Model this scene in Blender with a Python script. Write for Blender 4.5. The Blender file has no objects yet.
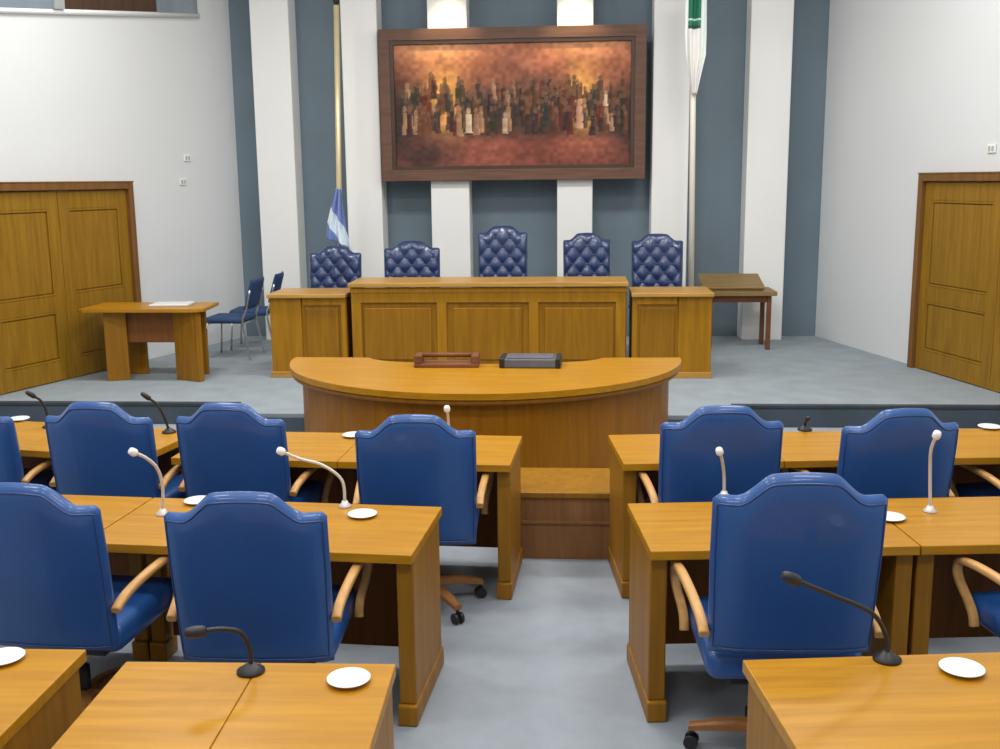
import bpy, bmesh, math, random
from mathutils import Vector, Matrix
random.seed(7)
sc = bpy.context.scene
COL = sc.collection
PI = math.pi

# ------------------------------------------------------------------ materials
def new_mat(name):
    m = bpy.data.materials.new(name); m.use_nodes = True
    nt = m.node_tree
    return m, nt, nt.nodes['Principled BSDF']

def plain(name, col, rough=.5, metal=0., coat=0., bump=0., bscale=200., var=0., vscale=3.):
    m, nt, b = new_mat(name)
    b.inputs['Base Color'].default_value = (*col, 1)
    b.inputs['Roughness'].default_value = rough
    b.inputs['Metallic'].default_value = metal
    b.inputs['Coat Weight'].default_value = coat
    tc = nt.nodes.new('ShaderNodeTexCoord')
    if var > 0:
        n = nt.nodes.new('ShaderNodeTexNoise'); n.inputs['Scale'].default_value = vscale; n.inputs['Detail'].default_value = 5
        r = nt.nodes.new('ShaderNodeValToRGB')
        r.color_ramp.elements[0].position = .3; r.color_ramp.elements[1].position = .7
        r.color_ramp.elements[0].color = (*[c*(1-var) for c in col], 1)
        r.color_ramp.elements[1].color = (*[min(1, c*(1+var)) for c in col], 1)
        nt.links.new(tc.outputs['Object'], n.inputs['Vector'])
        nt.links.new(n.outputs['Fac'], r.inputs['Fac']); nt.links.new(r.outputs['Color'], b.inputs['Base Color'])
    if bump > 0:
        n2 = nt.nodes.new('ShaderNodeTexNoise'); n2.inputs['Scale'].default_value = bscale; n2.inputs['Detail'].default_value = 3
        bp = nt.nodes.new('ShaderNodeBump'); bp.inputs['Strength'].default_value = bump; bp.inputs['Distance'].default_value = .004
        nt.links.new(tc.outputs['Object'], n2.inputs['Vector'])
        nt.links.new(n2.outputs['Fac'], bp.inputs['Height']); nt.links.new(bp.outputs['Normal'], b.inputs['Normal'])
    return m

def wood(name, c1, c2, axis='X', rough=.35, coat=.25, planks=0):
    """Grain runs along the given object axis; planks > 0 adds narrow board joints across X."""
    m, nt, b = new_mat(name)
    b.inputs['Roughness'].default_value = rough+.08; b.inputs['Coat Weight'].default_value = coat*.3
    b.inputs['Specular IOR Level'].default_value = .22; b.inputs['Coat Roughness'].default_value = .25
    tc = nt.nodes.new('ShaderNodeTexCoord'); mp = nt.nodes.new('ShaderNodeMapping')
    s = {'X': (1.2, 16, 16), 'Y': (16, 1.2, 16), 'Z': (14, 14, 1.0)}[axis]
    mp.inputs['Scale'].default_value = s
    n = nt.nodes.new('ShaderNodeTexNoise'); n.inputs['Scale'].default_value = 1.6
    n.inputs['Detail'].default_value = 7; n.inputs['Distortion'].default_value = .7
    r = nt.nodes.new('ShaderNodeValToRGB')
    r.color_ramp.elements[0].position = .3; r.color_ramp.elements[1].position = .72
    r.color_ramp.elements[0].color = (*c1, 1); r.color_ramp.elements[1].color = (*c2, 1)
    nt.links.new(tc.outputs['Object'], mp.inputs['Vector']); nt.links.new(mp.outputs['Vector'], n.inputs['Vector'])
    nt.links.new(n.outputs['Fac'], r.inputs['Fac'])
    nt.links.new(r.outputs['Color'], b.inputs['Base Color'])
    bp = nt.nodes.new('ShaderNodeBump'); bp.inputs['Strength'].default_value = .08; bp.inputs['Distance'].default_value = .002
    nt.links.new(n.outputs['Fac'], bp.inputs['Height']); nt.links.new(bp.outputs['Normal'], b.inputs['Normal'])
    return m

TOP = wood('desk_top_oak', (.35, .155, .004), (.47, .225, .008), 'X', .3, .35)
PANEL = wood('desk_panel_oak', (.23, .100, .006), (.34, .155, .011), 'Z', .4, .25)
DARKP = wood('desk_inner_brown_and_gap_shade', (.15, .055, .012), (.23, .085, .02), 'Z', .5, .1)  # inner desk brown; on bench ends it stands in for gap shade
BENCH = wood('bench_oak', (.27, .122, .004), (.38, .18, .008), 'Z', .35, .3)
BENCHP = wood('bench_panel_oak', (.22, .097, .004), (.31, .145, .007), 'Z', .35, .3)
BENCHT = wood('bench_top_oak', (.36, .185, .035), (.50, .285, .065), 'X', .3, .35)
CURVE = wood('curved_front_oak', (.235, .085, .002), (.33, .13, .003), 'Z', .35, .3)
LOWB = wood('low_table_front', (.20, .095, .036), (.27, .13, .052), 'Z', .5, .1)
DOORW = wood('door_oak', (.21, .105, .007), (.31, .165, .013), 'Z', .4, .25)
DOORF = wood('door_frame_oak', (.15, .07, .02), (.22, .105, .03), 'Z', .45, .15)
OLIVE = wood('side_table_wood', (.19, .125, .045), (.28, .185, .07), 'X', .45, .15)
ARMW = wood('chair_arm_beech', (.46, .24, .075), (.62, .35, .13), 'Y', .3, .35)
BASEW = wood('chair_base_wood', (.23, .095, .03), (.33, .15, .05), 'X', .35, .3)
FRAMEW = wood('picture_frame_wood', (.105, .058, .042), (.165, .09, .064), 'X', .5, .1)
FRAMEL = plain('picture_frame_slip', (.045, .022, .012), .5, var=.2)
LEATHER = plain('blue_leather', (.010, .072, .265), .44, coat=.32, bump=.12, bscale=140, var=.12, vscale=2.2)
LEATHERD = plain('blue_leather_piping', (.014, .05, .19), .4, coat=.3, bump=.05)
TUFT = plain('navy_tufted_leather', (.014, .034, .115), .36, coat=.45, bump=.08, bscale=120, var=.15)
FABRIC = plain('blue_fabric', (.02, .055, .15), .8, bump=.2, bscale=400, var=.15)
BLACK = plain('black_plastic', (.012, .012, .014), .45, var=.1)
CHROME = plain('chrome', (.62, .63, .65), .25, metal=.9, var=.05)
PALE = plain('pale_metal', (.62, .60, .58), .35, metal=.3, var=.05)
WHITEC = plain('white_porcelain', (.86, .86, .87), .25, coat=.4, var=.02)
WALLM = plain('white_wall_paint', (.69, .715, .735), .8, bump=.05, bscale=60, var=.02, vscale=.8)
PILM = plain('pilaster_paint', (.83, .84, .835), .75, bump=.05, bscale=60, var=.02, vscale=.8)
SLATE = plain('slate_blue_wall', (.145, .195, .235), .85, bump=.1, bscale=90, var=.07, vscale=1.5)
CARPET = plain('blue_grey_carpet', (.285, .322, .37), .95, bump=.6, bscale=350, var=.05, vscale=9)
CARPETD = plain('dais_carpet', (.27, .315, .35), .95, bump=.6, bscale=350, var=.08, vscale=4)
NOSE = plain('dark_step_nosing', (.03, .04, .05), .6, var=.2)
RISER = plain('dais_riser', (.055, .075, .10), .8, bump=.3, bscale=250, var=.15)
CEIL = plain('ceiling_paint', (.78, .78, .77), .9, var=.02)
GREY = plain('grey_cover', (.10, .11, .13), .5, var=.15, vscale=6)
PAPER = plain('pale_grey_card', (.42, .42, .39), .7, var=.06)
BROWNO = wood('reddish_brown_wood', (.13, .045, .018), (.22, .085, .035), 'X', .35, .3)
POLE = plain('pale_brass_pole', (.66, .56, .33), .35, metal=.35, var=.08)
POLEW = plain('cream_pole', (.78, .74, .64), .4, var=.04)
DARKM = plain('dark_metal', (.03, .03, .03), .4, metal=.6, var=.1)
GLASSG = plain('grey_window_pane', (.20, .25, .30), .15, coat=.5, var=.1)
SHUT = wood('brown_shutter', (.05, .028, .018), (.09, .05, .03), 'Z', .5, .1)
GREYF = plain('grey_window_frame', (.33, .36, .37), .5, var=.08)

def cloth_mat(name, stops):
    """Flag cloth: bands of dyed colour along the cloth's own height (object Z)."""
    m, nt, b = new_mat(name)
    b.inputs['Roughness'].default_value = .75
    tc = nt.nodes.new('ShaderNodeTexCoord'); sp = nt.nodes.new('ShaderNodeSeparateXYZ')
    r = nt.nodes.new('ShaderNodeValToRGB'); r.color_ramp.interpolation = 'CONSTANT'
    nt.links.new(tc.outputs['Generated'], sp.inputs['Vector']); nt.links.new(sp.outputs['Z'], r.inputs['Fac'])
    els = r.color_ramp.elements
    els[0].position = stops[0][0]; els[0].color = (*stops[0][1], 1)
    els[1].position = stops[1][0]; els[1].color = (*stops[1][1], 1)
    for p, c in stops[2:]:
        e = els.new(p); e.color = (*c, 1)
    nt.links.new(r.outputs['Color'], b.inputs['Base Color'])
    return m

# ------------------------------------------------------------------ mesh helpers
class MB:
    def __init__(self): self.bm = bmesh.new()
    def box(self, c, s, bev=.004, rz=0., rx=0., ry=0., seg=2, smooth=False):
        bm = self.bm
        r = bmesh.ops.create_cube(bm, size=1.0)
        vs = r['verts']
        for v in vs: v.co = Vector((v.co.x*s[0], v.co.y*s[1], v.co.z*s[2]))
        fs = set(f for v in vs for f in v.link_faces)
        if bev > 0:
            es = list({e for v in vs for e in v.link_edges})
            rb = bmesh.ops.bevel(bm, geom=es, offset=min(bev, min(s)*.45), segments=seg, affect='EDGES', profile=.5)
            vs = list({v for f in rb['faces'] for v in f.verts} | {v for v in vs if v.is_valid})
        R = Matrix.Translation(Vector(c)) @ Matrix.Rotation(rz, 4, 'Z') @ Matrix.Rotation(ry, 4, 'Y') @ Matrix.Rotation(rx, 4, 'X')
        for v in vs: v.co = R @ v.co
        if smooth:
            for f in {f for v in vs for f in v.link_faces}: f.smooth = True
        return self
    def prism(self, pts, z0, z1, bev=0.):
        bm = self.bm
        a = [bm.verts.new((x, y, z0)) for x, y in pts]; b = [bm.verts.new((x, y, z1)) for x, y in pts]
        n = len(pts)
        ft = bm.faces.new(b); fb = bm.faces.new(a[::-1])
        for i in range(n): bm.faces.new((a[i], a[(i+1) % n], b[(i+1) % n], b[i]))
        if bev > 0:
            bmesh.ops.bevel(bm, geom=list(ft.edges)+list(fb.edges), offset=bev, segments=2, affect='EDGES')
        return self
    def tube(self, path, r, n=10, closed=False, caps=True):
        bm = self.bm
        P = [Vector(p) for p in path]; rings = []; N = len(P)
        rr = r if isinstance(r, (list, tuple)) else [r]*N
        t0 = (P[1]-P[0]).normalized()
        up = Vector((0, 0, 1)) if abs(t0.z) < .9 else Vector((1, 0, 0))
        nrm = t0.cross(up).normalized()
        for i in range(N):
            if closed: t = (P[(i+1) % N]-P[i-1]).normalized()
            else: t = (P[min(i+1, N-1)]-P[max(i-1, 0)]).normalized()
            nrm = (nrm - t*nrm.dot(t)).normalized(); bi = t.cross(nrm)
            rings.append([bm.verts.new(P[i]+(nrm*math.cos(2*PI*k/n)+bi*math.sin(2*PI*k/n))*rr[i]) for k in range(n)])
        M = N if closed else N-1
        for i in range(M):
            A, B = rings[i], rings[(i+1) % N]
            for k in range(n):
                f = bm.faces.new((A[k], A[(k+1) % n], B[(k+1) % n], B[k])); f.smooth = True
        if caps and not closed:
            bm.faces.new(rings[0][::-1]); bm.faces.new(rings[-1])
        return self
    def lathe(self, prof, c=(0, 0, 0), n=24):
        bm = self.bm; rings = []
        for r, z in prof:
            rings.append([bm.verts.new((c[0]+r*math.cos(2*PI*k/n), c[1]+r*math.sin(2*PI*k/n), c[2]+z)) for k in range(n)])
        for i in range(len(prof)-1):
            for k in range(n):
                f = bm.faces.new((rings[i][k], rings[i][(k+1) % n], rings[i+1][(k+1) % n], rings[i+1][k])); f.smooth = True
        bm.faces.new(rings[0][::-1]); bm.faces.new(rings[-1])
        return self
    def sphere(self, c, r, s=(1, 1, 1)):
        res = bmesh.ops.create_uvsphere(self.bm, u_segments=14, v_segments=10, radius=r)
        for v in res['verts']:
            v.co = Vector((v.co.x*s[0]+c[0], v.co.y*s[1]+c[1], v.co.z*s[2]+c[2]))
            for f in v.link_faces: f.smooth = True
        return self
    def sheet(self, F, nu, nv, smooth=True):
        """closed body between two point grids: F(i,j) -> (front, back)"""
        bm = self.bm
        A = [[None]*(nv+1) for _ in range(nu+1)]; B = [[None]*(nv+1) for _ in range(nu+1)]
        for i in range(nu+1):
            for j in range(nv+1):
                f, b = F(i/nu, j/nv); A[i][j] = bm.verts.new(f); B[i][j] = bm.verts.new(b)
        fs = []
        for i in range(nu):
            for j in range(nv):
                fs.append(bm.faces.new((A[i][j], A[i+1][j], A[i+1][j+1], A[i][j+1])))
                fs.append(bm.faces.new((B[i][j], B[i][j+1], B[i+1][j+1], B[i+1][j])))
        for i in range(nu):
            for j, fl in ((0, 0), (nv, 1)):
                q = (A[i][j], B[i][j], B[i+1][j], A[i+1][j]); fs.append(bm.faces.new(q[::-1] if fl else q))
        for j in range(nv):
            for i, fl in ((0, 1), (nu, 0)):
                q = (A[i][j], B[i][j], B[i][j+1], A[i][j+1]); fs.append(bm.faces.new(q[::-1] if fl else q))
        for f in fs: f.smooth = smooth
        bmesh.ops.recalc_face_normals(bm, faces=fs)
        return self
    def build(self, name, mat, parent=None, loc=(0, 0, 0), rz=0.):
        me = bpy.data.meshes.new(name); bmesh.ops.recalc_face_normals(self.bm, faces=self.bm.faces[:])
        self.bm.to_mesh(me); self.bm.free()
        o = bpy.data.objects.new(name, me); COL.objects.link(o)
        me.materials.append(mat)
        o.location = loc; o.rotation_euler = (0, 0, rz)
        if parent: o.parent = parent
        return o

def spline(pts, n=6):
    P = [Vector(p) for p in pts]; out = []
    for i in range(len(P)-1):
        p0 = P[max(i-1, 0)]; p1 = P[i]; p2 = P[i+1]; p3 = P[min(i+2, len(P)-1)]
        for k in range(n):
            t = k/n
            out.append(.5*((2*p1)+(p2-p0)*t+(2*p0-5*p1+4*p2-p3)*t*t+(3*p1-p0-3*p2+p3)*t**3))
    out.append(P[-1]); return out

def tag(o, label=None, cat=None, group=None, kind=None):
    if label: o['label'] = label
    if cat: o['category'] = cat
    if group: o['group'] = group
    if kind: o['kind'] = kind
    return o
def empty(name, loc=(0, 0, 0), rz=0.):
    o = bpy.data.objects.new(name, None); COL.objects.link(o)
    o.location = loc; o.rotation_euler = (0, 0, rz); o.empty_display_size = .1
    return o
def copy_tree(o, parent=None):
    c = o.copy(); COL.objects.link(c)
    if parent: c.parent = parent
    for ch in [x for x in bpy.data.objects if x.parent == o]: copy_tree(ch, c)
    return c
def kids(o, kind): return [c for c in bpy.data.objects if c.parent == o and c.name.split('.')[0] in kind]

# ------------------------------------------------------------------ the room
D = .2                                   # dais height
LB, LF = (-4.30, 13.5), (-5.78, 9.0)     # left wall, back corner and front bend
RB, RF = (3.09, 13.5), (4.24, 9.0)
CH = 5.6
def struct(o): return tag(o, kind='structure')

m = MB(); m.box((-.8, 3.4, -.05), (12, 13, .1), 0); struct(m.build('floor', CARPET))
m = MB(); m.prism([(-5.67, 9.32), (-3.05, 9.32), (-3.05, 8.86), (1.42, 8.86), (1.42, 9.32), (4.16, 9.32), (3.09, 13.52), (-4.30, 13.52)], 0, D, 0)
struct(m.build('floor_dais', CARPETD))
m = MB(); m.box((-4.37, 9.30, .085), (2.62, .03, .17), 0); m.box((2.79, 9.30, .085), (2.74, .03, .17), 0)
m.box((-.815, 8.845, .085), (4.47, .03, .17), 0); m.box((-3.065, 9.08, .085), (.03, .46, .17), 0); m.box((1.435, 9.08, .085), (.03, .46, .17), 0)
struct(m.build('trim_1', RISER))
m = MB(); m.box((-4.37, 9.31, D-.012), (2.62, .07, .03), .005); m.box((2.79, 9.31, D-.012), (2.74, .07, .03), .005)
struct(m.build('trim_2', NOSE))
m = MB(); m.box((-.8, 6, CH+.05), (12, 18, .1), 0); struct(m.build('ceiling', CEIL))
m = MB(); m.box((-.65, 13.6, CH/2), (8.2, .2, CH), 0); struct(m.build('wall_back', SLATE))
def wall(name, a, b, out):
    A, B = Vector((*a, 0)), Vector((*b, 0)); d = (B-A).normalized(); n = Vector((d.y, -d.x, 0))*out
    mm = MB(); q = [A, B, B+n*.15, A+n*.15]
    mm.prism([(v.x, v.y) for v in q], 0, CH); return struct(mm.build(name, WALLM))
wall('wall_left', LB, LF, 1); wall('wall_right', RB, RF, -1)
wall('wall_left_near', LF, (-5.78, -2.6), 1); wall('wall_right_near', RF, (4.24, -2.6), -1)
m = MB(); m.box((-.8, -2.7, CH/2), (11, .2, CH), 0); struct(m.build('wall_rear', WALLM))
# the dado skirting of the pilasters is plain; six pilasters stand proud of the slate wall
for i, (a, b) in enumerate(((-3.935, -3.455), (-2.815, -2.37), (-1.755, -1.275), (-.19, .245), (.965, 1.405), (2.105, 2.60))):
    m = MB(); m.box(((a+b)/2, 13.33, (D+CH)/2), (b-a, .36, CH-D), .012)
    struct(m.build('trim_%d' % (i+3), PILM))

# local frame on the side walls
def wall_frame(a, b, flip):
    A, B = Vector((*a, 0)), Vector((*b, 0)); d = (B-A).normalized()
    return A, d
def on_left(y):  t = (LB[1]-y)/(LB[1]-LF[1]); return LB[0]+(LF[0]-LB[0])*t
def on_right(y): t = (RB[1]-y)/(RB[1]-RF[1]); return RB[0]+(RF[0]-RB[0])*t
angL = math.atan2(LB[1]-LF[1], LB[0]-LF[0])      # along the wall, toward the back
angR = math.atan2(RF[1]-RB[1], RF[0]-RB[0])      # along the wall, toward the viewer

def door(name, loc, rz, W, Hh, handed):
    """Double panelled door; local X runs along the wall, local -Y faces the room."""
    r = empty(name, loc, rz); struct(r)
    fw = .075
    f = MB()
    f.box((-W/2-fw/2, -.03, Hh/2+fw/2), (fw, .10, Hh+fw), .006); f.box((W/2+fw/2, -.03, Hh/2+fw/2), (fw, .10, Hh+fw), .006)
    f.box((0, -.03, Hh+fw/2), (W, .10, fw), .006); f.box((0, -.035, Hh+fw+.004), (W+2*fw+.008, .10, .016), .004)
    f.build('door_frame', DOORF, r)
    lw = W/2
    for sgn in (-1, 1):
        cx = sgn*lw/2
        L = MB(); st = .13
        L.box((cx, .0, Hh/2), (lw-.006, .03, Hh-.01), .002)
        L.box((cx-lw/2+st/2+.003, -.02, Hh/2), (st, .03, Hh-.01), .004); L.box((cx+lw/2-st/2-.003, -.02, Hh/2), (st, .03, Hh-.01), .004)
        for zc, hh in ((.11, .20), (.80, .16), (Hh-.10, .18)):
            L.box((cx, -.02, zc), (lw-2*st+.02, .03, hh), .004)
        lf = L.build('door_leaf', DOORW, r)
        for z0, z1 in ((.21, .72), (.88, Hh-.19)):
            p = MB(); pw = lw-2*st
            p.box((cx, -.018, (z0+z1)/2), (pw-.06, .02, z1-z0-.06), .012)
            # moulding round the panel
            for sx in (-1, 1): p.box((cx+sx*(pw/2-.012), -.022, (z0+z1)/2), (.022, .028, z1-z0), .006)
            for zz in (z0+.012, z1-.012): p.box((cx, -.022, zz), (pw, .028, .022), .006)
            p.build('door_panel', DOORW, lf)
    return r
yl = 10.50
door('door_1', (on_left(yl)+.03, yl, D), angL, 2.0, 1.945, 1).rotation_euler.z = angL
yr = 10.0
door('door_2', (on_right(yr)-.03, yr, D), angR, 2.5, 1.94, 1)

# high gallery opening in the left wall: two grey panes beside a brown shuttered bay
w1 = struct(empty('window_1', (on_left(11.6)+.0, 11.6, 0), angL))
def gal(name, x0, x1, mat, dy, z0=4.04, z1=5.3, parent=w1, th=.04):
    mm = MB()
    def sl(x): return z0+.115*x
    bm = mm.bm
    q = [(x0, sl(x0)), (x1, sl(x1)), (x1, z1), (x0, z1)]
    a = [bm.verts.new((x, dy, z)) for x, z in q]; b = [bm.verts.new((x, dy-th, z)) for x, z in q]
    bm.faces.new(a); bm.faces.new(b[::-1])
    for i in range(4): bm.faces.new((a[i], a[(i+1) % 4], b[(i+1) % 4], b[i]))
    return mm.build(name, mat, parent)
gal('window_pane', -2.6, -.98, GLASSG, -.005)
gal('window_frame', -.98, -.84, GREYF, -.005, th=.07)
gal('shutter', -.84, .60, SHUT, -.005, th=.03)
gal('window_pane', .60, 1.32, GLASSG, -.005)
m = MB(); m.tube([(-2.6, -.02, 3.72), (1.36, -.02, 4.175)], .03, 8); m.build('window_sill', PILM, w1)

# ------------------------------------------------------------------ painting
def painting():
    r = empty('framed_painting', (-.735, 13.10, 2.195))
    tag(r, 'wide framed painting of a crowd in firelight and painted-in lamp glow hanging on the back wall', 'painting')
    W, Hh = 3.22, 1.80
    f = MB(); b = .135
    for s in (-1, 1): f.box((s*(W/2-b/2), 0, Hh/2), (b, .10, Hh), .006)
    for zc in (b/2, Hh-b/2): f.box((0, 0, zc), (W-2*b+.01, .10, b), .006)
    f.build('picture_frame', FRAMEW, r)
    s = MB(); c = .045
    for sg in (-1, 1): s.box((sg*(W/2-b-c/2), -.005, Hh/2), (c, .07, Hh-2*b-2*c+.01), .003)
    for zc in (b+c/2, Hh-b-c/2): s.box((0, -.005, zc), (W-2*b, .07, c), .003)
    sl = s.build('frame_slip', FRAMEL, r); sl['label'] = 'dark inner slip of the frame'
    # canvas: painted crowd plus picture-lamp glow, coloured per vertex
    cw, chh = W-2*b-2*c, Hh-2*b-2*c
    nx, nz = 230, 116
    rnd = random.Random(5)
    lat = [rnd.random() for _ in range(4096)]
    def vn(x, z):
        i, j = math.floor(x), math.floor(z); fx, fz = x-i, z-j
        fx = fx*fx*(3-2*fx); fz = fz*fz*(3-2*fz)
        h = lambda a, b: lat[(a*57+b*131+(a*b*7)) % 4096]
        return (h(i, j)*(1-fx)+h(i+1, j)*fx)*(1-fz)+(h(i, j+1)*(1-fx)+h(i+1, j+1)*fx)*fz
    figs = []
    for k in range(210):
        x = rnd.uniform(.02, .98); zc = rnd.uniform(.24, .56)
        h = rnd.uniform(.12, .22)*(1.15-.6*(zc-.24)); w = h*rnd.uniform(.055, .08)
        t = rnd.random()
        if t < .58: fc = (.030+.03*rnd.random(), .024+.02*rnd.random(), .022+.015*rnd.random())
        elif t < .78: fc = (.15, .06, .035)
        elif t < .88: fc = (.12, .025, .02)
        else: fc = (.42, .24, .14)
        figs.append((x, zc, w, h, fc))
    figs.sort(key=lambda q: -q[1])
    figs += [(.315, .27, .017, .20, (.78, .60, .42)), (.47, .26, .014, .17, (.62, .46, .32)), (.785, .30, .017, .22, (.60, .33, .22)), (.895, .48, .009, .12, (.75, .58, .42))]
    def col(u, v):
        top = Vector((.42, .15, .085)); mid = Vector((.115, .052, .038)); low = Vector((.29, .09, .062)); dark = Vector((.035, .03, .03))
        if v > .5: c = mid.lerp(top, min(1, (v-.5)/.4))
        elif v > .27: c = mid.copy()
        else: c = mid.lerp(low, min(1, (.27-v)/.08))
        c = c*(.65+.7*vn(u*9, v*6))
        for cx, cz, sx, sz, a in ((.21, .58, .075, .26, 1.0), (.80, .58, .06, .24, .95), (.20, .95, .17, .09, .75), (.80, .95, .15, .08, .6), (.20, .42, .10, .12, .7), (.82, .42, .07, .10, .5)):  # fire glows, and along the top edge picture-lamp pools painted in
            g = math.exp(-((u-cx)/sx)**2-((v-cz)/sz)**2)
            c = c.lerp(Vector((.86, .42, .12)) if cz < .9 else Vector((.85, .42, .20)), min(1, a*g*(.7+.6*vn(u*20, v*12))))
        for cx, cz, sx, sz, a in ((0, .35, .10, .30, .9), (.13, .10, .17, .17, .85), (1, .28, .09, .26, .9), (.59, .50, .09, .20, .9), (.38, .50, .09, .13, .7)):
            g = math.exp(-((u-cx)/sx)**2-((v-cz)/sz)**2); c = c.lerp(dark if cx != .59 else Vector((.05, .042, .042)), a*g)
        for x, zc, w, h, fc in figs:
            dx = (u-x)/w; dz = v-zc
            if abs(dx) > 1.6 or dz < -.02 or dz > h*1.25: continue
            t = dz/h
            arm = .75+.5*vn(x*900+t*3, x*77)
            if (0 <= t < .8 and abs(dx) < (1-.45*t)*arm) or (dx*dx*2.8+((t-.92)/.13)**2 < 1):
                c = c.lerp(Vector(fc)*(1+.35*dx) if t < .8 else Vector(fc).lerp(Vector((.26, .14, .08)), .5), .85)
        c = c*(.58+.5*vn(u*60, v*34))
        return (max(.008, min(1, c.x)), max(.008, min(1, c.y)), max(.008, min(1, c.z)), 1)
    cv = MB(); bm = cv.bm
    lay = bm.verts.layers.float_color.new('paint')
    g = [[None]*(nz+1) for _ in range(nx+1)]
    for i in range(nx+1):
        for j in range(nz+1):
            v = bm.verts.new((-cw/2+cw*i/nx, 0, b+c+chh*j/nz)); v[lay] = col(i/nx, j/nz); g[i][j] = v
    for i in range(nx):
        for j in range(nz): bm.faces.new((g[i][j], g[i+1][j], g[i+1][j+1], g[i][j+1]))
    mt, nt, bs = new_mat('painted_canvas')
    at = nt.nodes.new('ShaderNodeAttribute'); at.attribute_name = 'paint'
    nt.links.new(at.outputs['Color'], bs.inputs['Base Color']); bs.inputs['Roughness'].default_value = .6; bs.inputs['Specular IOR Level'].default_value = .2
    o = cv.build('canvas', mt, r); o.location.y = -.012
    bk = MB(); bk.box((0, .03, Hh/2), (W-.1, .02, Hh-.1), 0); bk.build('backing_board', FRAMEL, r)
painting()

# ------------------------------------------------------------------ speakers' bench: main bench and two wings
def bench_main():
    r = empty('raised_bench', (-.862, 10.62, D))
    tag(r, 'long high panelled oak bench at the centre of the dais below the painting', 'bench')
    W, T = 2.82, .98
    p = MB(); p.box((0, .03, (T-.06)/2), (W, .05, T-.06), .004); p.build('front_panel', BENCHP, r)
    f = MB()
    for x in (-W/2+.06, -.47, .47, W/2-.06): f.box((x, -.005, .45), (.10, .03, .88), .005)
    for z in (.07, .835): f.box((0, -.006, z), (W-.02, .03, .12), .005)
    f.build('panel_frame', BENCH, r)
    for x in (-.93, 0, .93):
        q = MB(); q.box((x, -.0, .45), (.70, .022, .54), .014); q.build('raised_panel', BENCHP, r)
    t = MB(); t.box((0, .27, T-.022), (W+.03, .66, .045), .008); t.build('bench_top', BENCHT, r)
    l = MB(); l.box((0, -.005, T-.08), (W, .05, .055), .01); l.build('top_moulding', BENCH, r)
    for s in (-1, 1):
        e = MB(); e.box((s*(W/2-.02), .31, .44), (.04, .5, .87), .004); e.build('end_panel', DARKP, r)  # darker wood paints in the shade of the gap beside the wing
    return r
bench_main()
def wing(x, side, label):
    r = empty('bench_wing', (x, 10.60, D)); tag(r, label, 'bench', None)
    W, T = .80, .87
    p = MB(); p.box((0, .04, (T-.04)/2), (W, .05, T-.04), .004); p.build('front_panel', BENCH, r)
    # wide plain stile on the outer side, framed panel on the inner side
    f = MB(); f.box((side*(W/2-.17), .005, .44), (.33, .03, .80), .006)
    f.box((-side*(W/2-.03), .005, .44), (.05, .03, .80), .006)
    for z in (.11, .79): f.box((-side*.15, .004, z), (W-.40, .03, .08), .006)
    f.build('panel_frame', BENCH, r)
    q = MB(); q.box((-side*.145, .01, .45), (W-.45, .022, .54), .012); q.build('raised_panel', BENCHP, r)
    t = MB(); t.box((0, .27, T-.02), (W+.02, .66, .04), .008); t.build('bench_top', BENCHT, r)
    k = MB(); k.box((0, -.01, .03), (W+.02, .05, .06), .006); k.build('plinth', BENCHT, r)
    for s in (-1, 1):
        e = MB(); e.box((s*(W/2-.02), .32, .41), (.035, .5, .82), .004); e.build('end_panel', BENCH if s == side else DARKP, r)  # inner end darkened: gap shade put into the colour
wing(-2.722, -1, 'lower oak wing desk joined to the left end of the high bench')
wing(1.002, 1, 'lower oak wing desk joined to the right end of the high bench')

# ------------------------------------------------------------------ curved clerks' desk
def curved():
    cx, cy, a, b = -.705, 8.42, 1.575, 1.50
    r = empty('curved_desk', (cx, cy, 0))
    tag(r, 'semicircular oak desk with a plank front below the high bench', 'desk')
    def arc(a, b, n=56): return [(a*math.cos(PI+PI*k/n), b*math.sin(PI+PI*k/n)) for k in range(n+1)]
    inner = [(.95*math.cos(2*PI-PI*k/24), -.02+.30*math.sin(2*PI-PI*k/24)) for k in range(25)]
    t = MB(); t.prism(arc(a, b)+inner, .735, .78, .008); t.build('desktop', TOP, r)
    e = MB(); pts = arc(a-.035, b-.035)
    e.tube([(x, y, .715) for x, y in pts], .024, 8); e.build('edge_moulding', CURVE, r)
    # front built from upright boards
    n = 26; A, B = a-.11, b-.11
    f = MB()
    for k in range(n):
        t0 = PI+PI*k/n; t1 = PI+PI*(k+1)/n
        x0, y0, x1, y1 = A*math.cos(t0), B*math.sin(t0), A*math.cos(t1), B*math.sin(t1)
        L = math.hypot(x1-x0, y1-y0)
        f.box(((x0+x1)/2, (y0+y1)/2, .40), (L+.004, .03, .67), .003, rz=math.atan2(y1-y0, x1-x0))
    f.build('front_panel', CURVE, r)
    k = MB(); o = arc(a-.09, b-.09); i = arc(a-.15, b-.15)[::-1]
    k.prism(o+i, 0, .09, .004); k.build('plinth', DARKP, r)
curved()

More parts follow.
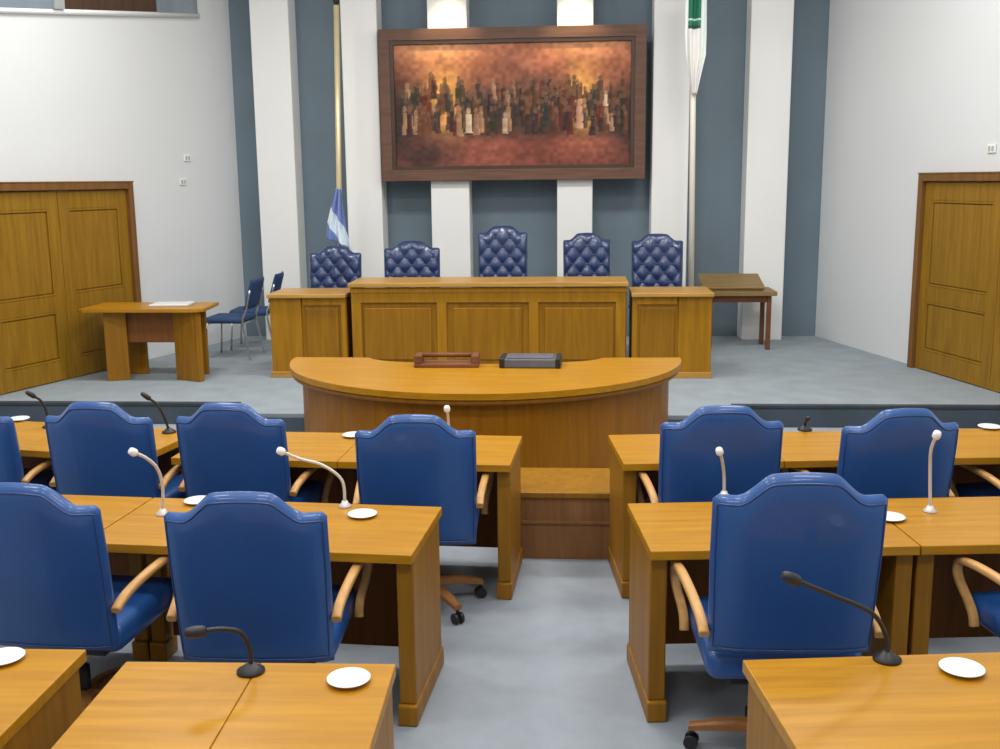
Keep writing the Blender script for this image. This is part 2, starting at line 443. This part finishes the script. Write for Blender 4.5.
# dishes, trays on the curved desk
def mace_rest():
    r = empty('wooden_tray', (-.97, 8.02, .78), .02)
    tag(r, 'reddish-brown wooden tray with raised ends on the curved desk', 'tray')
    m = MB(); m.box((0, 0, .015), (.50, .20, .03), .006); m.build('tray_base', BROWNO, r)
    for s in (-1, 1):
        m = MB(); m.box((s*.22, 0, .06), (.06, .18, .065), .008); m.build('tray_end', BROWNO, r)
    m = MB(); m.tube([(-.2, 0, .085), (.20, 0, .085)], .018, 10); m.build('tray_bar', BROWNO, r)
mace_rest()
def dark_folder():
    r = empty('document_box', (-.32, 8.02, .7805), -.03)
    tag(r, 'flat dark grey document box with black ends on the curved desk', 'box')
    m = MB(); m.box((0, 0, .035), (.40, .24, .07), .01); m.build('box_body', GREY, r)
    for s in (-1, 1):
        m = MB(); m.box((s*.215, 0, .038), (.04, .25, .078), .008); m.build('box_end', BLACK, r)
    m = MB(); m.box((0, -.005, .075), (.36, .20, .012), .004); m.build('box_lid', GREY, r)
dark_folder()

# low table in the gap between the third-row desks
def low_table():
    r = empty('low_table', (-.04, 6.15, 0)); tag(r, 'low wooden table with solid front between the front-row desks', 'table')
    W, Dp, T = .60, .54, .41
    m = MB(); m.box((0, 0, T-.018), (W, Dp, .036), .006); m.build('tabletop', BENCHP, r)
    m = MB(); m.box((0, -Dp/2+.03, (T-.036)/2), (W-.03, .03, T-.036), .003); m.box((0, -Dp/2+.012, .225), (W-.03, .012, .02), .003); m.build('front_panel', LOWB, r)
    for s in (-1, 1):
        m = MB(); m.box((s*(W/2-.03), .02, (T-.036)/2), (.03, Dp-.08, T-.036), .003); m.build('end_panel', LOWB, r)
low_table()

# ------------------------------------------------------------------ members' desks
DW, DD, DT = .838, .63, .75
def long_desk(corner, side, ang, n, label, boards=1, W=None, short=()):
    """a run of n places; corner: inner far corner on the floor; side: -1 runs left, +1 runs right"""
    t = math.radians(ang); W = W or DW*n
    r = empty('member_desk', (corner[0]+side*math.cos(t)*W/2, corner[1]+side*math.sin(t)*W/2, 0), t)
    tag(r, label, 'desk', 'members\' desks in rows')
    k = n*boards; w = W/k
    for i in range(k):
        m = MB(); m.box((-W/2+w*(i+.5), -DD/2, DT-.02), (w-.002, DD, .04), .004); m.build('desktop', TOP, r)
    for s in (-1, 1):
        pd = .09 if s in short else DD-.09; yc = -.045-pd/2
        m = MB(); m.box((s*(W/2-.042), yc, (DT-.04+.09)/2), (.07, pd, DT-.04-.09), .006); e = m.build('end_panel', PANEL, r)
        m = MB(); m.box((s*(W/2-.042), yc, .045), (.082, pd+.04, .09), .008); m.build('foot', PANEL, e)
    for i in range(1, n):
        m = MB(); m.box((-W/2+W/n*i, -.105, .355), (.05, .05, .71), .004); m.build('support_post', PANEL, r)
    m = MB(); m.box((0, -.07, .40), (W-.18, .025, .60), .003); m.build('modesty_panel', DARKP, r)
    m = MB(); m.box((0, -.11, DT-.075), (W-.18, .03, .07), .004); m.build('apron', PANEL, r)
    return r
DW, DD, DT = .84, .63, .75
long_desk((-.535, 2.965), -1, 1.5, 1, 'nearest oak desk left of the aisle, its top made of two boards', 2)
long_desk((-1.535, 3.02), -1, 1.0, 1, 'oak desk corner showing at the lower left edge of the view')
long_desk((.52, 3.04), 1, 6.5, 1, 'nearest oak desk right of the aisle, with a long black microphone on top')
c4, s4 = math.cos(math.radians(4)), math.sin(math.radians(4))
long_desk((-.585, 4.53), -1, -4.0, 1, 'middle-row oak desk at the left edge of the aisle, with a bent pale microphone', 1, 1.38, (-1,))
long_desk((-.585-1.384*c4, 4.53+1.384*s4), -1, -4.0, 1, 'oak desk in the middle row, farthest left, behind the leftmost near chair', 1, 1.2, (1,))
c5, s5 = math.cos(math.radians(5.5)), math.sin(math.radians(5.5))
long_desk((.25, 4.61), 1, 5.5, 1, 'middle-row oak desk at the right edge of the aisle, with a short pale microphone', 1, 1.08)
long_desk((.25+1.084*c5, 4.61+1.084*s5), 1, 5.5, 1, 'middle-row oak desk cut by the right edge, with a tall pale microphone', 1, 1.08)
c3, s3 = math.cos(math.radians(3)), math.sin(math.radians(3))
long_desk((-.285, 5.87), -1, -3.0, 2, 'oak desk in the front row, beside the low table on its left', 1, 1.84, (-1,))
long_desk((-.285-1.926*c3, 5.87+1.926*s3), -1, -10, 3, 'angled oak desk in the front row, farthest to the left', 1, 2.4, (1,))
long_desk((.205, 5.91), 1, 5.5, 4, 'long oak desk in the front row, right of the low table')

# ------------------------------------------------------------------ swivel chairs
HW = .295
def ss(a, b, x):
    t = max(0, min(1, (x-a)/(b-a))); return t*t*(3-2*t)
def back_top(s, sh, arch):
    a = abs(s)
    z = sh+arch*(1-ss(.34, .74, a))+arch*.18*max(0, 1-(a/.5)**2)
    if a > .93: z -= .018*((a-.93)/.07)**2
    return z
def back_pt(s, t, z0, sh, arch, hw, rec, wrap):
    zt = back_top(s, sh, arch)
    z = z0+t*(zt-z0)
    x = s*hw*(.965+.035*min(1, t*1.6))
    y = -(z-z0)*rec-wrap*(1-s*s)
    return x, y, z
def edge_round(s, t, p=10):
    return max(.12, math.sqrt(max(0, 1-abs(s)**p))*math.sqrt(max(0, 1-abs(2*t-1)**(9 if t > .5 else 16))))
def make_chair():
    """facing +Y, origin on the floor below the column"""
    r = empty('swivel_chair')
    Z0, SH, AR, REC, WR, Y0 = .385, .99, .075, .13, .035, -.19
    m = MB()
    def F(u, v):
        s = 2*u-1; x, y, z = back_pt(s, v, Z0, SH, AR, HW, REC, WR); th = .10*edge_round(s, v)
        return (x, Y0+y+th*.6+.012*(1-s*s)*math.sin(PI*v), z), (x, Y0+y-th*.4, z)
    m.sheet(F, 36, 26); bk = m.build('backrest', LEATHER, r)
    pts = []
    def rp(s, t):
        x, y, z = back_pt(s, t, Z0, SH, AR, HW, REC, WR); th = .10*edge_round(s, t)
        return (x, Y0+y-th*.4-.001, z)
    for k in range(22): pts.append(rp(-.96, .05+.905*k/21))
    for k in range(1, 40): pts.append(rp(-.96+1.92*k/40, .955))
    for k in range(22): pts.append(rp(.96, .955-.905*k/21))
    for k in range(1, 20): pts.append(rp(.96-1.92*k/20, .05))
    m = MB(); m.tube(pts, .0035, 6, closed=True); m.build('piping', LEATHERD, bk)
    m = MB(); m.box((0, .09, .465), (.57, .56, .12), .05, seg=5, smooth=True); m.build('seat', LEATHER, r)
    m = MB(); m.box((0, .05, .393), (.40, .40, .025), .008); m.build('seat_plate', BLACK, r)
    for s in (-1, 1):
        m = MB(); x = s*(HW+.012)
        path = spline([(-.235, .615), (-.15, .65), (.0, .675), (.18, .685), (.305, .675), (.335, .645), (.325, .60), (.285, .53), (.25, .46), (.24, .42)], 5)
        prev = []; bm = m.bm; n = len(path)
        P = [Vector((0, p[0], p[1])) for p in [(q.x, q.y) for q in [Vector((a.x, a.y, 0)) for a in [Vector((p[0], p[1], 0)) for p in path]]]]
        rings = []
        for i in range(n):
            t = (P[min(i+1, n-1)]-P[max(i-1, 0)]).normalized(); nn = Vector((0, -t.z, t.y))
            w, h = .019, .015
            ring = []
            for k in range(10):
                a = 2*PI*k/10+PI/10
                cx = math.copysign(abs(math.cos(a))**.6, math.cos(a))*w; cn = math.copysign(abs(math.sin(a))**.6, math.sin(a))*h
                fl = s*.03*max(0, min(1, (P[i].y+.2)/.5))*ss(.45, .62, P[i].z)
                ring.append(bm.verts.new(Vector((x+fl, 0, 0))+P[i]+Vector((cx, 0, 0))+nn*cn))
            rings.append(ring)
        for i in range(n-1):
            for k in range(10):
                f = bm.faces.new((rings[i][k], rings[i][(k+1) % 10], rings[i+1][(k+1) % 10], rings[i+1][k])); f.smooth = True
        bm.faces.new(rings[0]); bm.faces.new(rings[-1][::-1])
        m.build('armrest', ARMW, r)
    m = MB(); m.lathe([(.032, .10), (.032, .26), (.02, .262), (.02, .40)], n=16); m.build('gas_column', BLACK, r)
    m = MB(); m.lathe([(.03, .10), (.055, .105), (.055, .15), (.035, .165)], n=18); m.build('base_hub', BASEW, r)
    for k in range(5):
        a = 2*PI*k/5+.35
        bm = MB(); path = [(.04, 0, .135), (.14, 0, .128), (.24, 0, .108), (.315, 0, .09)]
        ca, sa = math.cos(a), math.sin(a)
        ww = (.030, .029, .025, .02); hh = (.022, .02, .016, .013)
        rings = []
        for (px, _, pz), w, h in zip(path, ww, hh):
            rings.append([bm.bm.verts.new((px*ca-y*sa, px*sa+y*ca, pz+z)) for y, z in ((-w, -h), (w, -h), (w, h*.5), (w*.55, h), (-w*.55, h), (-w, h*.5))])
        for i in range(3):
            for q in range(6):
                bm.bm.faces.new((rings[i][q], rings[i][(q+1) % 6], rings[i+1][(q+1) % 6], rings[i+1][q]))
        bm.bm.faces.new(rings[0]); bm.bm.faces.new(rings[-1][::-1])
        lg = bm.build('base_leg', BASEW, r)
        c = MB(); px, py = .305*ca, .305*sa
        c.tube([(px, py, .05), (px, py, .085)], .009, 8)
        for s in (-1, 1):
            ox, oy = px-s*.016*sa, py+s*.016*ca
            c.tube([(ox-.009*-sa*s*0-.009*(-sa), oy-.009*ca, .028), (ox+.009*(-sa), oy+.009*ca, .028)], .028, 16)
        c.build('caster', BLACK, lg)
    return r
CH0 = make_chair(); first = [True]
def chair(bx, by, a, top, label):
    """bx, by: where the top of the back stands; a: turn in degrees; top: height of the arch"""
    if first[0]: o = CH0; first[0] = False
    else: o = copy_tree(CH0)
    t = math.radians(a); off = .29
    o.location = (bx-math.sin(t)*off, by+math.cos(t)*off, 0); o.rotation_euler.z = t
    dz = top-1.075
    for c in kids(o, ('backrest',)): c.location.z = dz
    for c in kids(o, ('seat', 'seat_plate', 'armrest')): c.location.z = min(0, dz)
    tag(o, label, 'chair', 'blue swivel chairs at the members\' desks')
    return o
CHAIRS = [
 (-2.03, 3.60, -5, 1.125, 'blue leather swivel chair at the middle row, leftmost, cut by the left edge'),
 (-1.17, 3.52, 2, 1.125, 'blue leather swivel chair behind the nearest desk left of the aisle'),
 (.775, 3.47, 2, 1.225, 'blue leather swivel chair behind the nearest desk right of the aisle, seen full from behind'),
 (2.02, 3.62, 12, 1.10, 'blue leather swivel chair at the lower right edge, showing only arm and seat'),
 (-3.28, 5.30, -8, 1.07, 'blue leather swivel chair at the front row, leftmost, cut by the left edge'),
 (-2.48, 5.19, -3, 1.09, 'blue leather swivel chair second from the left in the front row'),
 (-1.75, 5.11, -6, 1.105, 'blue leather swivel chair third from the left in the front row'),
 (-.76, 4.90, 2, 1.095, 'blue leather swivel chair beside the aisle left of the low table'),
 (.72, 4.95, 4, 1.135, 'blue leather swivel chair at the front row just right of the low table'),
 (1.595, 5.06, 10, 1.10, 'blue leather swivel chair farther right in the front row, beside the pale microphone'),
 (2.52, 5.25, 12, 1.06, 'blue leather swivel chair at the right edge of the front row, showing a wooden arm'),
]
for c in CHAIRS: chair(*c)

# ------------------------------------------------------------------ tufted high-backed chairs behind the bench
def make_throne(hw, zt, label, x, y, a):
    r = empty('tufted_armchair', (x, y, D), math.radians(180+a)); tag(r, label, 'chair', 'tufted chairs behind the bench')
    Z0 = .46; SH = zt-D-.075; AR = .065
    nb = 4
    btn = []
    def tuft(s, z):
        gx = s*hw/.08; gz = (z-Z0)/.10
        p = (gx+gz); q = (gx-gz)
        return abs(math.sin(PI*p/2)*1.0)*abs(math.sin(PI*q/2))
    m = MB()
    def F(u, v):
        s = 2*u-1; xx, yy, z = back_pt(s, v, Z0, SH, AR, hw, .10, .03); th = .11*edge_round(s, v)
        bump = .026*(tuft(s, z)**.5)*min(1, (1-abs(s))*9)*min(1, (1-v)*12)
        return (xx, -.2+yy+th*.45+bump, z), (xx, -.2+yy-th*.45, z)
    m.sheet(F, 48, 60); bk = m.build('backrest', TUFT, r)
    for i in range(-4, 5):
        for j in range(0, 16):
            if (i+j) % 2: continue
            xx = i*.08; z = Z0+j*.10
            s = xx/hw
            # buttons sit where both diagonal seams meet
            if abs(s) > .82 or z > back_top(s, SH, AR)-.06 or z < Z0+.05: continue
            yy = -(z-Z0)*.10-.03*(1-s*s)
            b = MB(); b.sphere((xx, -.2+yy+.055, z), .013, (1, .6, 1)); b.build('button', TUFT, bk)
    m = MB(); m.box((0, .07, .46), (2*hw-.04, .54, .13), .05, seg=5, smooth=True); m.build('seat', TUFT, r)
    for s in (-1, 1):
        m = MB(); m.box((s*(hw-.01), .03, .64), (.075, .46, .06), .025, seg=3, smooth=True)
        m.box((s*(hw-.01), .22, .52), (.05, .05, .22), .008); m.build('armrest', TUFT, r)
    m = MB(); m.lathe([(.035, .06), (.035, .40)], n=14)
    m.build('gas_column', BLACK, r)
    for k in range(5):
        an = 2*PI*k/5+.3
        m = MB(); m.tube([(.03*math.cos(an), .03*math.sin(an), .09), (.30*math.cos(an), .30*math.sin(an), .03)], [.025, .018], 8); m.build('base_leg', BLACK, r)
make_throne(.30, 1.48, 'navy tufted chair behind the left wing desk, leftmost of five', -2.70, 11.55, -3)
make_throne(.315, 1.53, 'navy tufted chair second from the left behind the high bench', -1.79, 11.55, 4)
make_throne(.28, 1.69, 'tallest navy tufted chair at the centre behind the high bench', -.785, 11.60, 0)
make_throne(.265, 1.605, 'navy tufted chair behind the right end of the high bench', .185, 11.6, 5)
make_throne(.285, 1.59, 'navy tufted chair behind the right wing desk beside the cream flagpole', .93, 11.6, -3)

# ------------------------------------------------------------------ flags
def flag(x, y, h, polemat, label, cloth):
    r = empty('flag_on_pole', (x, y, D)); tag(r, label, 'flag')
    m = MB(); m.lathe([(.17, 0), (.17, .02), (.10, .045), (.04, .07), (.03, .12)], n=24); m.build('pole_base', DARKM, r)
    lean = cloth['lean']
    m = MB(); m.tube([(0, 0, .1), (lean, 0, h)], .033, 12); m.build('pole', polemat, r)
    m = MB(); m.lathe([(.012, 0), (.035, .03), (.04, .06), (.022, .10), (.005, .14)], (lean, 0, h), 14); m.build('finial', DARKM if polemat is POLE else POLE, r)
    z1, z0 = cloth['z1'], cloth['z0']
    m = MB(); prof = cloth['prof']           # (t, left, right) relative to the pole, t from top to bottom
    def edge(t):
        for a, b in zip(prof, prof[1:]):
            if a[0] <= t <= b[0]:
                k = (t-a[0])/(b[0]-a[0]); return a[1]+(b[1]-a[1])*k, a[2]+(b[2]-a[2])*k
        return prof[-1][1:]
    def F(u, v):
        t = 1-v; l, rr = edge(t); z = z1+(z0-z1)*t
        px = lean*(z/h); w = rr-l
        xx = px+l+u*w
        yy = -.075+.035*math.sin(u*PI*5+t*2)*min(1, w/.12)
        zz = z-cloth.get('sag', 0)*u*t
        return (xx, yy-.004, zz), (xx, yy+.004, zz)
    m.sheet(F, 40, 40); m.build('cloth', cloth['mat'], r)
FL = cloth_mat('blue_white_flag_cloth', ((0, (.16, .24, .52)), (.36, (.72, .83, .92)), (.62, (.22, .30, .62)), (.80, (.26, .34, .62))))
nt = FL.node_tree; sp = [n for n in nt.nodes if n.type == 'SEPXYZ'][0]; cr = [n for n in nt.nodes if n.type == 'VALTORGB'][0]
ad = nt.nodes.new('ShaderNodeMath'); ad.operation = 'MULTIPLY_ADD'; ad.inputs[1].default_value = .5
ml = nt.nodes.new('ShaderNodeMath'); ml.operation = 'MULTIPLY'; ml.inputs[1].default_value = .72
nt.links.new(sp.outputs['Z'], ml.inputs[0]); nt.links.new(sp.outputs['X'], ad.inputs[0]); nt.links.new(ml.outputs[0], ad.inputs[2]); nt.links.new(ad.outputs[0], cr.inputs['Fac'])
FR = cloth_mat('green_white_flag_cloth', ((0, (.86, .86, .84)), (.535, (.04, .09, .08)), (.56, (.03, .22, .13)), (.60, (.60, .82, .72)), (.615, (.02, .19, .11))))
nt = FR.node_tree; bs = nt.nodes['Principled BSDF']; sp = [n for n in nt.nodes if n.type == 'SEPXYZ'][0]; cr = [n for n in nt.nodes if n.type == 'VALTORGB'][0]
r2 = nt.nodes.new('ShaderNodeValToRGB'); r2.color_ramp.interpolation = 'CONSTANT'
e = r2.color_ramp.elements; e[0].color = (0, 0, 0, 1); e[1].position = .16; e[1].color = (1, 1, 1, 1); q = e.new(.74); q.color = (0, 0, 0, 1)
mx = nt.nodes.new('ShaderNodeMix'); mx.data_type = 'RGBA'; mx.inputs[6].default_value = (.82, .88, .85, 1)
nt.links.new(sp.outputs['X'], r2.inputs['Fac']); nt.links.new(r2.outputs['Color'], mx.inputs[0]); nt.links.new(cr.outputs['Color'], mx.inputs[7]); nt.links.new(mx.outputs[2], bs.inputs['Base Color'])
flag(-2.785, 12.4, 3.98, POLE, 'brass flagpole with a furled blue and white flag left of the painting',
     dict(mat=FL, lean=.09, z1=1.92, z0=1.35, sag=.14, prof=((0, -.03, .04), (.3, -.08, .06), (.7, -.14, .10), (1, -.16, .16))))
flag(1.395, 12.4, 4.6, POLEW, 'cream flagpole with a green and white flag right of the painting',
     dict(mat=FR, lean=-.055, z1=4.25, z0=2.92, prof=((0, -.10, .13), (.5, -.10, .13), (.68, -.085, .125), (.82, -.06, .08), (1, -.02, .03))))

# ------------------------------------------------------------------ left table and visitor chairs
def left_table():
    r = empty('panel_leg_table', (-4.37, 10.27, D), 0); tag(r, 'oak table with wide panel legs in front of the left door', 'table')
    m = MB(); m.prism([(-.65, .02), (-.58, -.02), (.57, -.02), (.66, .05), (.62, .62), (-.62, .62)], .72, .755, .006); m.build('tabletop', TOP, r)
    m = MB(); m.box((-.32, .14, .36), (.22, .07, .72), .006, rz=math.radians(25)); m.build('panel_leg', PANEL, r)
    m = MB(); m.box((.44, .14, .36), (.34, .07, .72), .006, rz=math.radians(-28)); m.build('panel_leg', PANEL, r)
    m = MB(); m.box((.05, .22, .55), (.62, .04, .33), .005); m.build('apron', DARKP, r)
    m = MB(); m.box((-.30, .50, .36), (.30, .05, .72), .005); m.build('panel_leg', PANEL, r)
    m = MB(); m.box((.36, .50, .36), (.30, .05, .72), .005); m.build('panel_leg', PANEL, r)
left_table()
r = empty('document_folder', (-4.16, 10.63, D+.755), .1); tag(r, 'flat pale grey folder lying on the panel-legged table', 'folder')
m = MB(); m.box((0, 0, .006), (.42, .30, .012), .003); m.build('cover', PAPER, r)
m = MB(); m.box((0, 0, .016), (.39, .28, .010), .002); m.build('pages', WHITEC, r)

def visitor_chair(x, y, a, label):
    r = empty('visitor_chair', (x, y, D), math.radians(a)); tag(r, label, 'chair', 'visitor chairs by the left wall')
    m = MB(); m.box((0, .03, .455), (.47, .46, .07), .03, seg=4, smooth=True); m.build('seat', FABRIC, r)
    m = MB()
    def F(u, v):
        s = 2*u-1; z = .58+.34*v; y0 = -.22-.10*v-.03*(1-s*s); th = .05*edge_round(s, v, 6)
        return (s*.225, y0+th/2, z), (s*.225, y0-th/2, z)
    m.sheet(F, 16, 12); m.build('backrest', FABRIC, r)
    for s in (-1, 1):
        m = MB(); m.tube(spline([(s*.22, -.30, .80), (s*.22, -.24, .56), (s*.235, -.20, .44), (s*.24, -.24, .20), (s*.245, -.27, .012)], 4), .012, 8); m.build('leg', CHROME, r)
        m = MB(); m.tube([(s*.23, .22, .43), (s*.245, .25, .012)], .012, 8); m.build('leg', CHROME, r)
    m = MB(); m.tube([(-.23, .2, .42), (.23, .2, .42)], .01, 8); m.tube([(-.235, -.2, .42), (.235, -.2, .42)], .01, 8); m.build('seat_rail', CHROME, r)
visitor_chair(-3.93, 11.85, 88, 'blue visitor chair with chrome legs nearest the panel-legged table, facing left')
visitor_chair(-3.88, 12.55, 94, 'blue visitor chair beside the back wall behind another visitor chair')

# ------------------------------------------------------------------ right side table with display case
def right_table():
    r = empty('side_table', (1.955, 12.62, D)); tag(r, 'small dark-legged wooden side table right of the bench by the back wall', 'table')
    m = MB(); m.box((0, 0, .665), (.84, .56, .05), .006); m.build('tabletop', OLIVE, r)
    m = MB(); m.box((0, -.2, .60), (.70, .025, .08), .003); m.box((0, .2, .60), (.70, .025, .08), .003); m.build('apron', BROWNO, r)
    for sx in (-1, 1):
        for sy in (-1, 1):
            m = MB(); m.box((sx*.34, sy*.21, .32), (.05, .05, .64), .005); m.build('leg', BROWNO, r)
right_table()
r = empty('display_case', (1.86, 12.64, D+.69)); tag(r, 'sloping wooden display case standing on the side table', 'case')
m = MB(); bm = m.bm
q = [(-.25, 0), (.25, 0), (.25, .14), (-.25, .03)]
a = [bm.verts.new((-.32, y, z)) for y, z in q]; b = [bm.verts.new((.36, y, z)) for y, z in q]
bm.faces.new(a); bm.faces.new(b[::-1])
for i in range(4): bm.faces.new((a[i], b[i], b[(i+1) % 4], a[(i+1) % 4]))
m.build('case_body', OLIVE, r)
m = MB(); m.box((.02, 0, .095), (.72, .55, .02), .004, rx=math.atan2(.11, .5)); m.build('sloping_lid', OLIVE, r)

# ------------------------------------------------------------------ microphones and saucers
def mic(base, path, dark, label, head_r=.018):
    x, y = base; r = empty('gooseneck_microphone', (x, y, DT))
    tag(r, label, 'microphone', 'gooseneck microphones on the desks')
    bmat, smat, hmat = (BLACK, BLACK, BLACK) if dark else (PALE, PALE, WHITEC)
    k = 1 if dark else .7
    m = MB(); m.lathe([(.042*k, 0), (.042*k, .008), (.025*k, .018), (.012, .03)], n=20); m.build('base', bmat, r)
    P = [(0, 0, .02)]+[(px-x, py-y, pz-DT) for px, py, pz in path]
    m = MB(); m.tube(spline(P, 6), .0075, 8); m.build('gooseneck', smat, r)
    a, b = Vector(P[-2]), Vector(P[-1]); d = (b-a).normalized()
    m = MB(); L = .055 if dark else .03
    m.tube([b-d*.01, b, b+d*L*.5, b+d*L*.9, b+d*L], [head_r*.6, head_r, head_r, head_r*.8, head_r*.3], 14); m.build('microphone_head', hmat, r)
    return r
mic((-.964, 2.889), [(-.963, 2.889, .821), (-.981, 2.869, .884), (-1.027, 2.839, .909), (-1.073, 2.809, .915)], True, 'black gooseneck microphone on the nearest desk left of the aisle')
mic((.958, 3.057), [(.951, 3.057, .828), (.896, 3.027, .914), (.772, 2.977, .986), (.65, 2.927, 1.051)], True, 'long black gooseneck microphone on the nearest desk right of the aisle')
mic((-1.815, 4.367), [(-1.808, 4.367, .888), (-1.819, 4.347, .972), (-1.852, 4.317, 1.025), (-1.886, 4.287, 1.055)], False, 'pale gooseneck microphone between the two nearest left chairs')
mic((-1.026, 4.51), [(-1.036, 4.51, .877), (-1.118, 4.49, .951), (-1.209, 4.46, .987), (-1.276, 4.43, 1.026)], False, 'bent pale gooseneck microphone at the left aisle desk of the middle row')
mic((.70, 4.72), [(.697, 4.72, .855), (.682, 4.69, .934), (.669, 4.67, .972)], False, 'upright pale gooseneck microphone left of the large blue chair in the middle row')
mic((1.564, 4.528), [(1.553, 4.528, .94), (1.541, 4.498, 1.038), (1.551, 4.478, 1.10)], False, 'tall pale gooseneck microphone on the middle-row desk near the right edge')
mic((-.69, 5.70), [(-.69, 5.70, .85), (-.692, 5.69, .91), (-.694, 5.68, .94)], False, 'pale gooseneck microphone in front of the curved desk, above a blue chair')
mic((-2.38, 5.90), [(-2.40, 5.88, .86), (-2.43, 5.87, .93), (-2.47, 5.86, .965)], True, 'small black gooseneck microphone between the second and third front-row chairs from the left', .015)
mic((-3.17, 6.02), [(-3.18, 6.01, .86), (-3.20, 6.0, .92), (-3.23, 5.98, .95)], True, 'small black gooseneck microphone on the farthest left front-row desk', .015)
mic((1.35, 6.05), [(1.35, 6.04, .80), (1.348, 6.02, .82), (1.346, 5.99, .83)], True, 'short black microphone on the front-row desk between two chairs right of the low table', .015)
def saucer(x, y, label, rad=.065):
    o = MB(); o.lathe([(rad*.55, 0), (rad*.6, .004), (rad*.95, .011), (rad, .014), (rad*.97, .016), (rad*.6, .009), (rad*.3, .008), (.001, .008)], n=32)
    o = o.build('saucer', WHITEC, None, (x, y, DT)); tag(o, label, 'saucer', 'white saucers on the desks')
for s in (
 (-.655, 2.84, 'white round saucer on the nearest desk left of the aisle'),
 (1.155, 2.99, 'white round saucer on the nearest desk right of the aisle'),
 (-1.76, 2.93, 'white round saucer at the lower left edge on the corner desk'),
 (-.92, 4.38, 'white round saucer beside the bent pale microphone on the left aisle desk'),
 (-1.72, 4.55, 'white round saucer behind the top edge of a chair in the middle row left'),
 (1.36, 4.42, 'white round saucer right of the large blue chair in the middle row'),
 (-1.26, 5.83, 'white round saucer on the front-row desk between two left chairs'),
 (2.42, 6.12, 'white round saucer on the farthest right front-row desk'),
 (-3.46, 6.20, 'white round saucer on the farthest left front-row desk')): saucer(*s)

# small plates on the side walls
def plate(x, y, z, rz, label):
    r = empty('wall_switch', (x, y, z), rz); tag(r, label, 'switch')
    m = MB(); m.box((0, -.006, 0), (.12, .012, .08), .003); m.build('plate', PILM, r)
    m = MB(); m.box((-.025, -.014, 0), (.03, .008, .045), .002); m.box((.025, -.014, 0), (.03, .008, .045), .002); m.build('rocker', PAPER, r)
plate(on_left(12.55)+.004, 12.55, 2.50, angL, 'small pale switch plate high on the left wall, upper of two')
plate(on_left(12.45)+.004, 12.45, 2.22, angL, 'small pale switch plate on the left wall, lower of two')
plate(on_right(10.3)-.004, 10.3, 2.44, angR, 'small pale switch plate above the right door')

# ------------------------------------------------------------------ lights
def area(name, loc, size, power, col=(1, .97, .92), rot=(0, 0, 0)):
    l = bpy.data.lights.new(name, 'AREA'); l.shape = 'RECTANGLE'; l.size, l.size_y = size; l.energy = power; l.color = col
    o = bpy.data.objects.new(name, l); COL.objects.link(o); o.location = loc; o.rotation_euler = rot; return o
for x in (-3.6, -.8, 2.0):
    for y, pw in ((0.2, 56), (3.2, 60), (6.2, 76), (9.4, 96)):
        area('ceiling_panel_lamp', (x, y, CH-.06), (1.3, .7), pw)
for x in (-1.49, .03):
    l = bpy.data.lights.new('picture_spot', 'SPOT'); l.energy = 120; l.color = (1, .72, .38); l.spot_size = math.radians(62); l.spot_blend = .9; l.shadow_soft_size = .05
    o = bpy.data.objects.new('picture_spot', l); COL.objects.link(o); o.location = (x, 12.72, 4.75)
    d = Vector((x, 13.08, 3.55))-o.location; o.rotation_euler = d.to_track_quat('-Z', 'Y').to_euler()
w = bpy.data.worlds.new('world'); sc.world = w; w.use_nodes = True
w.node_tree.nodes['Background'].inputs['Color'].default_value = (.8, .85, .9, 1)
w.node_tree.nodes['Background'].inputs['Strength'].default_value = .3

# ------------------------------------------------------------------ camera
cam = bpy.data.cameras.new('camera'); co = bpy.data.objects.new('camera', cam); COL.objects.link(co)
cam.sensor_width = 36; cam.lens = 36*1050/1000; cam.clip_start = .05
th, ya, ro = math.radians(10.5), math.radians(4.0), math.radians(.62)
F = Vector((-math.sin(ya)*math.cos(th), math.cos(ya)*math.cos(th), -math.sin(th)))
R0 = Vector((math.cos(ya), math.sin(ya), 0)); U0 = R0.cross(F)
R = R0*math.cos(ro)-U0*math.sin(ro); U = R0*math.sin(ro)+U0*math.cos(ro)
M = Matrix((R, U, -F)).transposed().to_4x4(); M.translation = (0, 0, 2.2)
co.matrix_world = M
sc.camera = co
vs = sc.view_settings
vs.view_transform = 'Standard'; vs.look = 'None'; vs.gamma = 1; vs.use_curve_mapping = False; vs.exposure = 0
